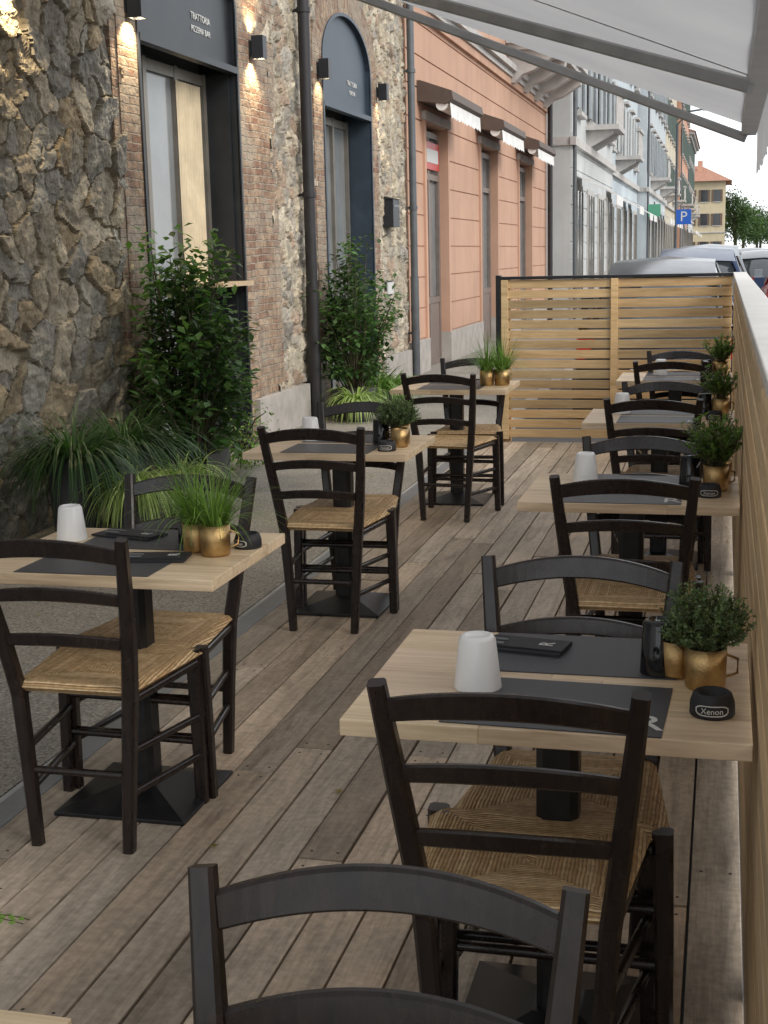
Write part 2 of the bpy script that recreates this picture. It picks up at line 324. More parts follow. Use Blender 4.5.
# ------------------------------------------------------------------ chair
def chair_mesh():
    g=MB()
    for s in (-1,1):
        pts=[(s*.138,-.195,0),(s*.150,-.192,.22),(s*.165,-.190,.44),(s*.182,-.215,.58),(s*.200,-.255,.74),(s*.217,-.30,.905)]
        g.beam(pts,[.032,.036,.040,.039,.036,.031],[.034,.037,.040,.037,.033,.027],'chair',(0,1,0))
        g.beam([(s*.222,.215,0),(s*.218,.21,.25),(s*.212,.205,.475)],[.034,.038,.042],[.034,.038,.042],'chair')
        for z in (.15,.27): g.tube([(s*(.142+.03*z),-.19,z+.015),(s*.218,.205,z)],.0115,'chair')
        g.tube([(s*.165,-.19,.435),(s*.212,.2,.435)],.014,'chair')
    g.tube([(-.22,.21,.19),(.22,.21,.19)],.0115,'chair'); g.tube([(-.22,.21,.31),(.22,.21,.31)],.0115,'chair')
    g.tube([(-.15,-.19,.22),(.15,-.19,.22)],.0115,'chair')
    g.tube([(-.2,.205,.435),(.2,.205,.435)],.014,'chair')
    def post(z):
        P=[(.165,-.190,.44),(.182,-.215,.58),(.200,-.255,.74),(.217,-.30,.905)]
        for a,b in zip(P,P[1:]):
            if z<=b[2]: t=(z-a[2])/(b[2]-a[2]); return a[0]+(b[0]-a[0])*t,a[1]+(b[1]-a[1])*t
        return P[-1][:2]
    for zc,h,rise in ((.852,.044,.032),(.728,.034,.024),(.600,.034,.018)):
        px,py=post(zc); n=20; vs=[];fs=[]
        for i in range(n+1):
            u=-1+2*i/n; k=1-u*u; xx=u*px; yb=py-.030*k
            zt=zc+h/2+rise*k; zb=zc-h/2+rise*k*.8
            for (dy,zz) in ((-.008,zb+.004),(-.008,zt-.004),(-.004,zt),(.004,zt),(.008,zt-.004),(.008,zb+.004),(.004,zb),(-.004,zb)): vs.append((xx,yb+dy-(zz-zc)*.25,zz))
        for i in range(n):
            for j in range(8): q=(j+1)%8; fs.append((i*8+j,i*8+q,(i+1)*8+q,(i+1)*8+j))
        g.add(vs,fs,'chair',smooth=False)
    n=24; vs=[];fs=[]
    def sp(u,v,top):
        w=.178+(.232-.178)*(v*.5+.5); x=u*w; y=v*.213+.008
        e=max(abs(u),abs(v)); rim=1-max(0,(e-.86)/.14)**2
        zz=.462+ (.016*rim if top else -.020*rim) - (.010*max(0,1-(u*u+v*v)) if top else 0)
        di=abs(abs(u)-abs(v)); 
        if top: zz-=.004*math.exp(-(di/.06)**2)
        return (x,y,zz)
    for t in (True,False):
        vs=[sp(-1+2*i/n,-1+2*j/n,t) for j in range(n+1) for i in range(n+1)]
        fs=[(j*(n+1)+i,j*(n+1)+i+1,(j+1)*(n+1)+i+1,(j+1)*(n+1)+i) for j in range(n) for i in range(n)]
        if not t: fs=[f[::-1] for f in fs]
        g.add(vs,fs,'rush',smooth=True)
    return g.mesh('chair')
CH=chair_mesh()
def chair(x,y,far=False,rot=0):
    obj('chair',CH,(x,y,0),(math.pi if far else 0)+math.radians(rot))
# ------------------------------------------------------------------ table
TW,TD,TZ=.74,.627,.76
def table_mesh(seed):
    g=MB(); random.seed(seed)
    n=4; w=TD/n
    for i in range(n):
        cuts=[-TW/2,R(-.15,.15),TW/2]
        for a,b in zip(cuts,cuts[1:]):
            t=R(.92,1.08); g.box(a,b,-TD/2+i*w,-TD/2+(i+1)*w,TZ-.032,TZ,'tabletop',(t,t*R(.98,1.02),t*R(.95,1.02)))
    g.box(-.17,.17,-.17,.17,TZ-.044,TZ-.0325,'black_steel')
    g.beam([(0,0,.03),(0,0,TZ-.04)],.085,.085,'black_steel')
    b=.205; vs=[(-b,-b,0),(b,-b,0),(b,b,0),(-b,b,0),(-b,-b,.012),(b,-b,.012),(b,b,.012),(-b,b,.012),(-.05,-.05,.055),(.05,-.05,.055),(.05,.05,.055),(-.05,.05,.055)]
    g.add(vs,[(3,2,1,0),(0,1,5,4),(1,2,6,5),(2,3,7,6),(3,0,4,7),(4,5,9,8),(5,6,10,9),(6,7,11,10),(7,4,8,11),(8,9,10,11)],'black_steel')
    return g.mesh('dining_table')
TM=[table_mesh(s) for s in (1,2,3)]
# ------------------------------------------------------------------ small things
def cup_mesh(mat,h,r0,r1):
    g=MB(); g.lathe([(r0-.004,.004),(r0-.004,0),(r0,.0),(r0,.004),(r1+.003,h-.008),(r1-.002,h-.001),(r1-.008,h),(r1*.75,h),(r1*.72,h-.003),(0.0005,h-.003)],mat,n=32); return g.mesh('cup')
CW=cup_mesh('white_cup',.108,.047,.033); CB=cup_mesh('black_cup',.112,.040,.032)
def ashtray_mesh():
    g=MB(); g.lathe([(.0005,0),(.046,0),(.049,.004),(.048,.030),(.042,.048),(.037,.052),(.032,.050),(.029,.03),(.0005,.028)],'napkin',n=36)
    for a0,a1,z0,z1,m in ((-2.35,-.8,.009,.033,'print'),(-2.28,-.87,.0115,.0305,'napkin')):
        n=14; r=.0495 if m=='print' else .0500; vs=[];fs=[]
        for i in range(n+1):
            a=a0+(a1-a0)*i/n; k=1-((i/n-.5)*2)**6*.6; zc=(z0+z1)/2; hh=(z1-z0)/2*k
            vs+=[(r*math.cos(a),r*math.sin(a),zc-hh),(r*math.cos(a),r*math.sin(a),zc+hh)]
        fs=[(2*i,2*i+2,2*i+3,2*i+1) for i in range(n)]; g.add(vs,fs,m)
    tm=text_mesh('Xenon',.018,'print',.0003)
    vs=[]
    for v in tm.vertices:
        a=-math.pi/2+v.co.x/.0505; r=.0507+v.co.z; vs.append((r*math.cos(a),r*math.sin(a),.0205+v.co.y))
    g.add(vs,[tuple(p.vertices) for p in tm.polygons],'print')
    return g.mesh('ashtray')
ASH=ashtray_mesh()
def mat_mesh(letter=True):
    g=MB(); g.box(-.2,.2,-.14,.14,0,.002,'mat')
    if letter:
        tm=text_mesh('R',.11,'print',.0003)
        g.add([(v.co.x+.168,v.co.y-.075,.0028+v.co.z) for v in tm.vertices],[tuple(p.vertices) for p in tm.polygons],'print')
    return g.mesh('placemat')
PM=mat_mesh(True); PM2=mat_mesh(False)
def napkin_mesh():
    g=MB(); g.box(-.05,.05,-.11,.11,0,.006,'napkin'); g.box(-.038,.04,-.112,.06,.006,.011,'napkin')
    g.box(-.03,-.02,.02,.075,.0115,.014,'grey_metal'); g.box(.0,.008,.02,.085,.0115,.014,'grey_metal')
    tm=text_mesh('R',.045,'print',.0003); g.add([(v.co.x,v.co.y-.07,.0118+v.co.z) for v in tm.vertices],[tuple(p.vertices) for p in tm.polygons],'print')
    return g.mesh('napkin_with_cutlery')
NP=napkin_mesh()
def blade(g,p,d0,length,w,mat,col,droop=1.,n=6):
    p=Vector(p); d=Vector(d0).normalized(); s=Vector((-d.y,d.x,0)); 
    if s.length<1e-3: s=Vector((1,0,0))
    s.normalize(); vs=[]; st=length/n
    for i in range(n+1):
        ww=w*(1-(i/n)**1.6)*.5+.0002; vs+=[p+s*ww,p-s*ww]
        d=(d+Vector((0,0,-droop*st/length*1.2))).normalized(); p=p+d*st
    g.add(vs,[(2*i,2*i+1,2*i+3,2*i+2) for i in range(n)],mat,col,True)
def rnd_dir(zmin=-1,zmax=1):
    z=R(zmin,zmax); a=R(0,2*math.pi); r=math.sqrt(max(0,1-z*z)); return Vector((r*math.cos(a),r*math.sin(a),z))
def pot(g,c=(0,0,0),r=.040,h=.082):
    g.lathe([(.0005,0),(r*.92,0),(r*.98,.006),(r,h*.5),(r*1.02,h),(r*.97,h),(r*.94,h-.012)],'brass',c,28)
    g.lathe([(r*.95,h-.012),(.0005,h-.010)],'soil',c,28)
    g.tube([(c[0]+r-.002,c[1],c[2]+.02),(c[0]+r+.022,c[1],c[2]+.028),(c[0]+r+.022,c[1],c[2]+.056),(c[0]+r-.002,c[1],c[2]+.066)],.003,'brass',6)
def herb_mesh(seed,kind):
    random.seed(seed); g=MB(); pot(g)
    if kind=='thyme':
        pot(g,(-.045,.075,0),.036,.075)
        for k in range(230):
            d=rnd_dir(-.25,1); base=Vector((R(-.025,.025),R(-.02,.05),.075)); 
            c=Vector((0,.02,.125)); tip=c+Vector((d.x*.088,d.y*.092,d.z*.075))*R(.7,1.1)
            mid=(base+tip)/2+Vector((d.x,d.y,0))*.014
            g.tube([base,mid,tip],[.0011,.0008,.0004],'stem',4)
            t=R(.6,1.5)
            for j in range(30):
                q=R(.3,1.03); pp=(base.lerp(mid,q*2) if q<.5 else mid.lerp(tip,(q-.5)*2)); dd=((tip-base).normalized()*.6+rnd_dir()*.9)
                tt=t*R(.8,1.2)*(.6+.6*q); leaf(g,pp,dd,rnd_dir(),R(.006,.011),R(.0035,.006),'leaf_herb',(tt*R(.9,1.15),tt,tt*R(.8,1.2)))
    elif kind=='grass':
        pot(g,(-.06,.05,0),.037,.078)
        for k in range(380):
            a=R(0,6.28); r=R(0,.034); t=R(.6,1.6); sp=R(.1,.85); ox,oy=((0,0),(-.06,.05))[k%2]
            blade(g,(ox+r*math.cos(a),oy+r*math.sin(a),.07),(math.cos(a)*sp,math.sin(a)*sp,1),R(.12,.24),R(.002,.0042),'leaf_grass',(t,t,t*.8),R(.3,1.9),6)
    else:
        for k in range(60):
            a=R(0,6.28); sp=R(.1,1.1); d=Vector((math.cos(a)*sp,math.sin(a)*sp,1)).normalized(); ln=R(.08,.18); b0=Vector((R(-.02,.02),R(-.02,.02),.07)); tip=b0+d*ln
            g.tube([b0,tip],[.0014,.0008],'stem',4); t=R(.6,1.5)
            for j in range(14): leaf(g,b0.lerp(tip,R(.3,1)),d*.5+rnd_dir(-.3,1),(0,0,1),R(.014,.032),R(.008,.017),'leaf_herb',(t*R(.9,1.2),t*1.2,t*.7))
    return g.mesh('potted_herb',recalc=False)
HB={'thyme':herb_mesh(11,'thyme'),'grass':herb_mesh(12,'grass'),'leafy':herb_mesh(13,'leafy')}
random.seed(21)
def setting(cx,cy,items,s=1):
    for it in items:
        k,dx,dy=it[:3]; rz=math.radians(it[3]) if len(it)>3 else 0; p=(cx+dx,cy+dy,TZ+.0006)
        if k=='W': obj('white_cup',CW,p,rz)
        elif k=='B': obj('black_cup',CB,p,rz)
        elif k=='A': obj('ashtray',ASH,p,rz,sc=.84)
        elif k=='M': obj('placemat',PM,p,rz)
        elif k=='m': obj('placemat',PM2,p,rz)
        elif k=='N': obj('napkin_with_cutlery',NP,(p[0],p[1],p[2]+.0025),rz)
        else: obj('potted_herb',HB[k],p,rz,sc=s)
RX=-.304; LX=-1.678
def table(cx,y0,i): obj('dining_table',TM[i%3],(cx,y0+TD/2,0),bev=.002)
RT=[2.306,4.552,6.748,8.968]; LT=[3.31,5.61,8.38]
for i,y in enumerate(RT): table(RX,y,i)
for i,y in enumerate(LT): table(LX,y,i+1)
c=lambda y:y+TD/2
setting(RX,c(RT[0]),[('W',-.15,-.085),('M',.02,-.165,-2),('m',.03,.165,180),('N',-.115,.20,80),('B',.195,.07),('thyme',.285,-.005,10),('A',.30,-.165,0)])
setting(RX,c(RT[1]),[('W',-.18,.14),('M',-.02,-.165,0),('m',.0,.165,180),('B',.20,.09),('leafy',.29,.0,20),('leafy',.30,.17,60),('A',.27,-.13,0)],1.1)
setting(RX,c(RT[2]),[('W',-.2,.1),('M',0,-.165,0),('m',.0,.165,180),('B',.22,.05),('leafy',.30,.02,20),('A',.27,-.15)],1.1)
setting(RX,c(RT[3]),[('W',-.1,.1),('M',0,-.165,0),('m',.0,.165,180),('B',.2,.0),('leafy',.29,.02,120),('A',.27,-.15)],1.2)
setting(LX,c(LT[0]),[('W',-.26,.13),('m',-.02,-.165,0),('m',.0,.165,180),('N',-.10,.2,75),('N',.10,-.10,100),('grass',.265,-.01,10),('B',.13,.14),('A',.325,.10,-30)],1.1)
setting(LX,c(LT[1]),[('W',-.18,.1),('m',.0,-.165,0),('m',.0,.165,180),('B',.18,.02),('thyme',.27,.02,160),('A',.26,-.2)],1.1)
setting(LX,c(LT[2]),[('m',.0,-.165,0),('m',.0,.165,180),('B',.2,.0),('grass',.30,.0,50)],1.25)
chair(-.335,2.40,False,1); chair(-.305,2.77,True,0)
chair(-.29,4.53,False); chair(-.28,4.87,True,0)
chair(-.31,6.82,False,-1); chair(-.28,7.08,True,2)
chair(-.32,9.05,False); chair(-.28,9.32,True,0)
chair(-1.695,3.425,False,0); chair(-1.70,3.82,True,-2)
chair(-1.655,5.665,False,0); chair(-1.66,6.03,True,3)
chair(-1.60,8.17,False,-6); chair(-1.60,8.75,True,4)
chair(-.345,1.10,True,3)
obj('dining_table',TM[0],(RX,.55,0),bev=.002)
obj('dining_table',TM[1],(-1.07,.965,0),bev=.002)
def fern_mesh():
    random.seed(5); g=MB(); pot(g)
    for k in range(30):
        a=R(0,6.28); sp=R(.3,1.3); d=Vector((math.cos(a)*sp,math.sin(a)*sp,1)).normalized(); p=Vector((0,0,.07)); ln=R(.14,.22); n=16
        for i in range(n):
            q=p+d*ln/n; w=.035*(1-(i/n)**1.5)+.004; s=Vector((-d.y,d.x,0)).normalized()
            for sg in (-1,1): leaf(g,p,s*sg+d*.5,(0,0,1),w,.009,'leaf_grass',(1,1.1,.7))
            g.tube([p,q],.0008,'stem',4); p=q; d=(d+Vector((0,0,-.09))).normalized()
    return g.mesh('potted_fern',recalc=False)
obj('potted_fern',fern_mesh(),(-.905,1.19,TZ+.001))
# ------------------------------------------------------------------ awning
g=MB(); AX,AZ,SL=.13,2.33,.417
def az(x): return AZ+(AX-x)*SL
n=24; m=26; vs=[];fs=[]
Y0,Y1=-.6,9.0
for j in range(m+1):
    for i in range(n+1):
        x=AX+(XW+.12-AX)*i/n; y=Y0+(Y1-Y0)*j/m; sag=.035*math.sin(math.pi*i/n)
        vs.append((x,y,az(x)-sag+.006*math.sin(y*5.1+i*.3)))
for j in range(m):
    for i in range(n): a=j*(n+1)+i; fs.append((a,a+1,a+n+2,a+n+1))
g.add(vs,fs,'awning',smooth=True)
vs=[];fs=[]; k=120
for j in range(k+1):
    y=Y0+(Y1+.02-Y0)*j/k; dr=.27+.025*abs(math.sin(y*math.pi/.28)); vs+=[(AX+.045,y,AZ+.0),(AX+.052+.008*math.sin(y*9),y,AZ-dr)]
fs=[(2*j,2*j+1,2*j+3,2*j+2) for j in range(k)]
g.add(vs,fs,'awning',smooth=True)
g.box(AX-.05,AX+.04,Y0,Y1+.02,AZ-.05,AZ+.03,'awn_metal')
g.box(XW+.004,XW+.18,Y0,Y1,az(XW)-.05,az(XW)+.12,'awn_metal')
g.beam([(AX-.02,Y1-.03,AZ-.07),(XW+.1,Y1-.03,az(XW+.1)-.13)],.045,.055,'awn_metal',(0,0,1))
for yy in (6.2,2.6,-.4):
    g.beam([(AX-.04,yy,AZ-.06),(-1.9,yy+1.5,az(-1.9)-.12)],.04,.06,'awn_metal',(0,0,1)); g.beam([(-1.9,yy+1.5,az(-1.9)-.12),(XW+.1,yy+.5,az(XW+.1)-.12)],.045,.07,'awn_metal',(0,0,1))
for yy in (1.6,4.0,6.4):
    g.beam([(AX-.05,yy,az(AX-.05)-.012),(-1.0,yy,az(-1.0)-.034),(-2.1,yy,az(-2.1)-.042),(-3.2,yy,az(-3.2)-.034),(XW+.2,yy,az(XW+.2)-.012)],.02,.003,'awning',(0,0,1))
obj('awning',g.mesh('awning'))
# ------------------------------------------------------------------ stone building
SB=empty('stone_building')
OPEN=[(9.75,11.85,3.72,.52),(14.60,16.62,3.70,.55)]
def inside(y,z,margin):
    for (a,b,zs,rise) in OPEN:
        cy=(a+b)/2; hw=(b-a)/2+margin
        if abs(y-cy)<hw:
            k=math.sqrt(max(0,1-((y-cy)/hw)**2))
            if z<zs+(rise+margin)*k: return True
    return False
def stone_wall(y0,y1,z0,z1,step,cell,pal,seed,relief=.035,aniso=1.3,mort=(.30,.27,.21),edgew=.022,tilt=.16,layers=.012):
    rs=np.random.RandomState(seed)
    ny=int((y1-y0)/step)+1; nz_=int((z1-z0)/step)+1
    Y=np.linspace(y0,y1,ny); Z=np.linspace(z0,z1,nz_); YY,ZZ=np.meshgrid(Y,Z)
    P=np.stack([YY.ravel(),ZZ.ravel()],1)
    nc=int((y1-y0+.6)*(z1-z0+.6)/(cell*cell*aniso*.8)); C=np.stack([rs.uniform(y0-.3,y1+.3,nc),rs.uniform(z0-.3,z1+.3,nc)],1)
    for _ in range(2):
        D=((C[:,None,:]-C[None,:,:])*np.array([1/aniso,1])); dd=(D**2).sum(2); np.fill_diagonal(dd,9); j=dd.argmin(1); dn=np.sqrt(dd[np.arange(nc),j]); push=np.clip(cell*.5-dn,0,None)[:,None]*.5
        C+=push*D[np.arange(nc),j]/np.maximum(dn,1e-4)[:,None]
    w=np.array([(noise.noise((a*3.1,b*3.1,seed)),noise.noise((a*3.1,b*3.1,seed+9.))) for a,b in P])*.05+np.array([(noise.noise((a*13,b*13,seed)),noise.noise((a*13,b*13,seed+9.))) for a,b in P])*.03
    Q=P+w; rot=rs.uniform(-.7,.7,nc); wgt=rs.uniform(-.03,.03,nc)
    F1=np.full(len(P),9.);F2=np.full(len(P),9.);I1=np.zeros(len(P),int)
    for s in range(0,len(P),4000):
        d=Q[s:s+4000,None,:]-C[None]; c_,s_=np.cos(rot),np.sin(rot)
        a=np.abs(d[...,0]*c_+d[...,1]*s_)/aniso; b=np.abs(-d[...,0]*s_+d[...,1]*c_); D=.55*np.sqrt(a*a+b*b)+.45*np.maximum(a,b)*1.15+wgt
        idx=np.argpartition(D,1,axis=1)[:,:2]; r=np.arange(len(D)); da=D[r,idx[:,0]];db=D[r,idx[:,1]]; sw=da>db
        I1[s:s+4000]=np.where(sw,idx[:,1],idx[:,0]); F1[s:s+4000]=np.minimum(da,db);F2[s:s+4000]=np.maximum(da,db)
    e=F2-F1; edge=np.clip(e/edgew,0,1); edge=edge*edge*(3-2*edge)
    hgt=rs.uniform(.2,1,nc); ta=rs.uniform(-tilt,tilt,nc); tb=rs.uniform(-tilt,tilt,nc)
    fr=np.array([noise.fractal((a*7,b*7,seed*1.3),.9,2.1,4) for a,b in P]); rg=np.array([abs(noise.noise((a*5+b*3,b*16,seed*2.))) for a,b in P])
    lay=np.floor((fr+ I1%7*.3)*3)/3
    H=edge*(relief*hgt[I1]+ta[I1]*(P[:,0]-C[I1,0])*.6+tb[I1]*(P[:,1]-C[I1,1])*.6+lay*layers+.010*fr+.012*rg)
    pal=np.array(pal); colc=pal[rs.randint(0,len(pal),nc)]*rs.uniform(.78,1.2,(nc,1)); col=colc[I1]*(1+.3*fr[:,None]+.12*(lay[:,None]%.66)); mo=np.array(mort); eg=edge[:,None]; col=col*eg+mo*(1-eg); col=np.clip(col,.02,.9)
    verts=[(XW+float(h),float(a),float(b)) for h,(a,b) in zip(H,P)]; fs=[]
    ym=[(Y[i]+Y[i+1])/2 for i in range(ny-1)]; zm=[(Z[i]+Z[i+1])/2 for i in range(nz_-1)]
    for j in range(nz_-1):
        for i in range(ny-1):
            if not inside(ym[i],zm[j],.33): a=j*ny+i; fs.append((a,a+1,a+ny+1,a+ny))
    me=bpy.data.meshes.new('stone_cladding'); me.from_pydata(verts,[],fs); me.materials.append(M['stone'])
    at=me.attributes.new('Col','FLOAT_COLOR','POINT'); at.data.foreach_set('color',np.concatenate([col,np.ones((len(col),1))],1).astype(np.float32).ravel())
    me.polygons.foreach_set('use_smooth',[False]*len(fs)); me.update(); return me
pal1=[(.31,.275,.215),(.37,.325,.25),(.275,.26,.225),(.40,.355,.28),(.30,.29,.26),(.35,.285,.195),(.25,.24,.215)]
pal2=[(.40,.35,.27),(.34,.31,.27),(.46,.41,.33),(.34,.26,.20),(.31,.29,.26),(.48,.44,.36)]
obj('stone_cladding_front',stone_wall(5.6,9.45,ZP,4.3,.013,.21,pal1,3,.024,1.45,(.19,.165,.12),.013,.19,.015),parent=SB)
obj('stone_cladding_side',stone_wall(12.75,18.6,ZP,5.6,.022,.15,pal2,5,.025,1.5,(.42,.38,.32),.025),parent=SB)
obj('stone_cladding_upper',stone_wall(9.3,12.9,3.6,5.6,.03,.17,pal2,8,.025,1.35,(.40,.37,.31)),parent=SB)
g=MB()
def path(a,b,zs,rise,m=0,n=20):
    p=[(a-m,ZP),(a-m,1.0),(a-m,2.2),(a-m,zs)]
    cy=(a+b)/2; hw=(b-a)/2+m
    for i in range(1,n): t=math.pi-math.pi*i/n; p.append((cy+hw*math.cos(t),zs+(rise+m)*math.sin(t)))
    return p+[(b+m,zs),(b+m,2.2),(b+m,1.0),(b+m,ZP)]
for oi,(a,b,zs,rise) in enumerate(OPEN):
    pi=path(a,b,zs,rise,0); po=path(a,b,zs,rise,.37); vs=[];uv=[];s=0
    for i,(p,q) in enumerate(zip(pi,po)):
        if i: s+=math.hypot((p[0]+q[0]-pi[i-1][0]-po[i-1][0])/2,(p[1]+q[1]-pi[i-1][1]-po[i-1][1])/2)
        vs+=[(XW+.045,p[0],p[1]),(XW+.045,q[0],q[1]),(XW-.02,q[0],q[1])]; uv+=[(0,s),(.37,s),(.44,s)]
    g.add(vs,[(3*i,3*i+1,3*i+4,3*i+3) for i in range(len(pi)-1)]+[(3*i+1,3*i+2,3*i+5,3*i+4) for i in range(len(pi)-1)],'brick',uvs=uv)
    vs=[]
    mt='dark_metal' if oi==0 else 'blue_metal'
    for p in pi: vs+=[(XW+.047,p[0],p[1]),(XW-.30,p[0],p[1])]
    g.add(vs,[(2*i,2*i+1,2*i+3,2*i+2) for i in range(len(pi)-1)],mt)
    pm=path(a,b,zs,rise,.035); vs=[]
    for p,q in zip(pi,pm): vs+=[(XW+.06,p[0],p[1]),(XW+.06,q[0],q[1]),(XW+.04,q[0],q[1]),(XW+.04,p[0],p[1])]
    g.add(vs,[(4*i+k,4*i+(k+1)%4,4*i+4+(k+1)%4,4*i+4+k) for i in range(len(pi)-1) for k in range(4)],mt)
    lun=[p for p in path(a,b,zs,rise,0) if p[1]>=zs-1e-6]; lun=[(a,3.24)]+lun+[(b,3.24)]
    g.prism(lun,'x',XW-.02,XW+.0,mt)
    g.box(XW-.02,XW+.065,a,b,3.20,3.255,mt)
    Xd=XW-.27
    g.box(Xd-.02,Xd+.02,a,b,ZP,.0,'frame')
    for k in range(4):
        yy=a+.04+(b-a-.14)*k/3; g.box(Xd-.03,Xd+.04,yy,yy+.07,ZP,3.2,'frame')
    for zz in (ZP+.02,1.0,3.1): g.box(Xd-.028,Xd+.036,a,b,zz,zz+.09,'frame')
    g.add([(Xd,a,ZP),(Xd,b,ZP),(Xd,b,3.2),(Xd,a,3.2)],[(0,1,2,3)],'glass_l')
    for k in range(3):
        yy=a+.13+(b-a-.14)*k/3; g.tube([(Xd+.06,yy,1.0),(Xd+.06,yy,1.5)],.012,'frame',8)
    if oi==0:
        g.box(XW-.24,XW-.02,b-.03,b-.004,ZP,3.2,'dark_metal'); g.box(XW-.25,XW+.12,b-.75,b+.05,1.36,1.40,'tableedge')
        g.box(XW-.26,XW-.20,b-.78,b-.02,ZP,1.35,'dark_metal')
        vs=[]; n=60
        for i in range(n+1): yy=b-.75+.55*i/n; vs+=[(Xd+.045+.010*math.sin(i*.9)+.004*math.sin(i*2.3),yy,1.1),(Xd+.045+.010*math.sin(i*.9),yy,3.08)]
        g.add(vs,[(2*i,2*i+1,2*i+3,2*i+2) for i in range(n)],'curtain',smooth=True)
def bpanel(y0,y1,z0,z1,x=XW+.035):
    vs=[(x,y0,z0),(x,y1,z0),(x,y1,z1),(x,y0,z1),(XW-.05,y1,z0),(XW-.05,y1,z1),(XW-.05,y0,z0),(XW-.05,y0,z1)]
    uv=[(y0,z0),(y1,z0),(y1,z1),(y0,z1),(y1+.08,z0),(y1+.08,z1),(y0-.08,z0),(y0-.08,z1)]
    g.add(vs,[(0,1,2,3),(1,4,5,2),(6,0,3,7)],'brick',uvs=uv)
bpanel(12.18,12.95,ZP,5.6); 
bpanel(9.28,9.40,ZP,4.4); bpanel(13.9,14.25,ZP,5.6,XW+.03)
g.box(XW-.3,XW+.10,12.0,13.6,ZP,.30,'plinth'); g.box(XW-.3,XW+.09,13.78,14.2,ZP,.30,'plinth'); g.box(XW-.3,XW+.09,17.0,18.5,ZP,.30,'plinth')
g.box(XW-1.2,XW-1.0,-6,19,ZP,12,'palegrey')
g.box(XW-1.0,XW-.002,-6,5.62,ZP,12,'palegrey'); g.box(XW-1,XW-.002,5.62,18.65,5.6,12,'palegrey')
g.box(XW-.95,XW-.34,12.0,14.45,ZP,5.5,'palegrey'); g.box(XW-.95,XW-.34,16.75,18.6,ZP,5.5,'palegrey')
g.box(XW-.9,XW-.06,5.62,9.6,ZP,5.5,'palegrey')
obj('brickwork_and_doors',g.mesh('brickwork_and_doors'),parent=SB)
for (a,b,zs,rise),t1,t2 in zip(OPEN,('TRATTORIA','TRATTORIA'),('PIZZERIA BAR','CUCINA')):
    for t,s,z in ((t1,.08,3.56),(t2,.07,3.46)):
        o=bpy.data.objects.new('sign_lettering',text_mesh(t,s,'print',.002)); scene.collection.objects.link(o); o.parent=SB
        o.matrix_world=Matrix.Translation((XW+.004,(a+b)/2+.35,z))@Matrix(((0,0,1,0),(1,0,0,0),(0,1,0,0),(0,0,0,1)))
def pipe(y,mat,x=XW+.13,r=.06,top=6.5):
    g=MB(); g.tube([(x,y,ZP),(x,y,top)],r,mat,16)
    for z in (.5,2.2,4.0): g.tube([(x,y,z),(x,y,z+.05)],r+.012,mat,16); g.box(XW,x,y-.015,y+.015,z+.01,z+.04,mat)
    g.tube([(x,y,ZP+.0),(x,y,ZP+1.4)],r+.008,mat,16)
    obj('drainpipe',g.mesh('drainpipe'))
pipe(13.68,'pipe'); pipe(18.6,'pipe2',XW+.12,.05)
def lamp(y,z,e=25):
    g=MB(); g.box(XW+.03,XW+.06,y-.05,y+.05,z-.06,z+.06,'dark_metal'); x0,x1=XW+.07,XW+.18
    for (a,b,c_,d) in ((x0,x0+.008,y-.055,y+.055),(x1-.008,x1,y-.055,y+.055),(x0+.008,x1-.008,y-.055,y-.047),(x0+.008,x1-.008,y+.047,y+.055)): g.box(a,b,c_,d,z-.1,z+.1,'dark_metal')
    g.box(XW+.055,XW+.072,y-.03,y+.03,z-.03,z+.03,'dark_metal')
    g.box(x0+.009,x1-.009,y-.046,y+.046,z-.02,z+.0,'lampglow')
    o=obj('wall_lamp',g.mesh('wall_lamp'))
    for s,dz in ((1,-.06),(-1,.06)):
        if s==-1 and y>14: continue
        li=bpy.data.lights.new('lamp_light','SPOT'); li.energy=e*(1 if s==1 else .6); li.color=(1,.78,.48); li.spot_size=math.radians(125); li.spot_blend=.8; li.shadow_soft_size=.03
        lo=bpy.data.objects.new('lamp_light',li); scene.collection.objects.link(lo); lo.parent=o; lo.location=((x0+x1)/2,y,z+dz); lo.rotation_euler=(0 if s==1 else math.pi,0,0)
lamp(9.58,3.42,60); lamp(12.28,3.48,60); lamp(7.75,3.42,60); lamp(14.42,3.55,18); lamp(17.0,3.58,18)
g=MB(); g.box(XW+.03,XW+.16,17.25,17.6,1.95,2.3,'dark_metal'); g.box(XW+.16,XW+.165,17.29,17.56,2.2,2.23,'grey_metal'); g.prism([(XW+.03,2.3),(XW+.18,2.3),(XW+.03,2.34)],'y',17.23,17.62,'dark_metal'); obj('letterbox',g.mesh('letterbox'),bev=.006)
g=MB(); g.box(XW+.04,XW+.06,17.3,17.6,1.1,1.25,'print'); g.box(XW+.03,XW+.042,17.28,17.62,1.08,1.27,'dark_metal'); obj('wall_plaque',g.mesh('wall_plaque'))
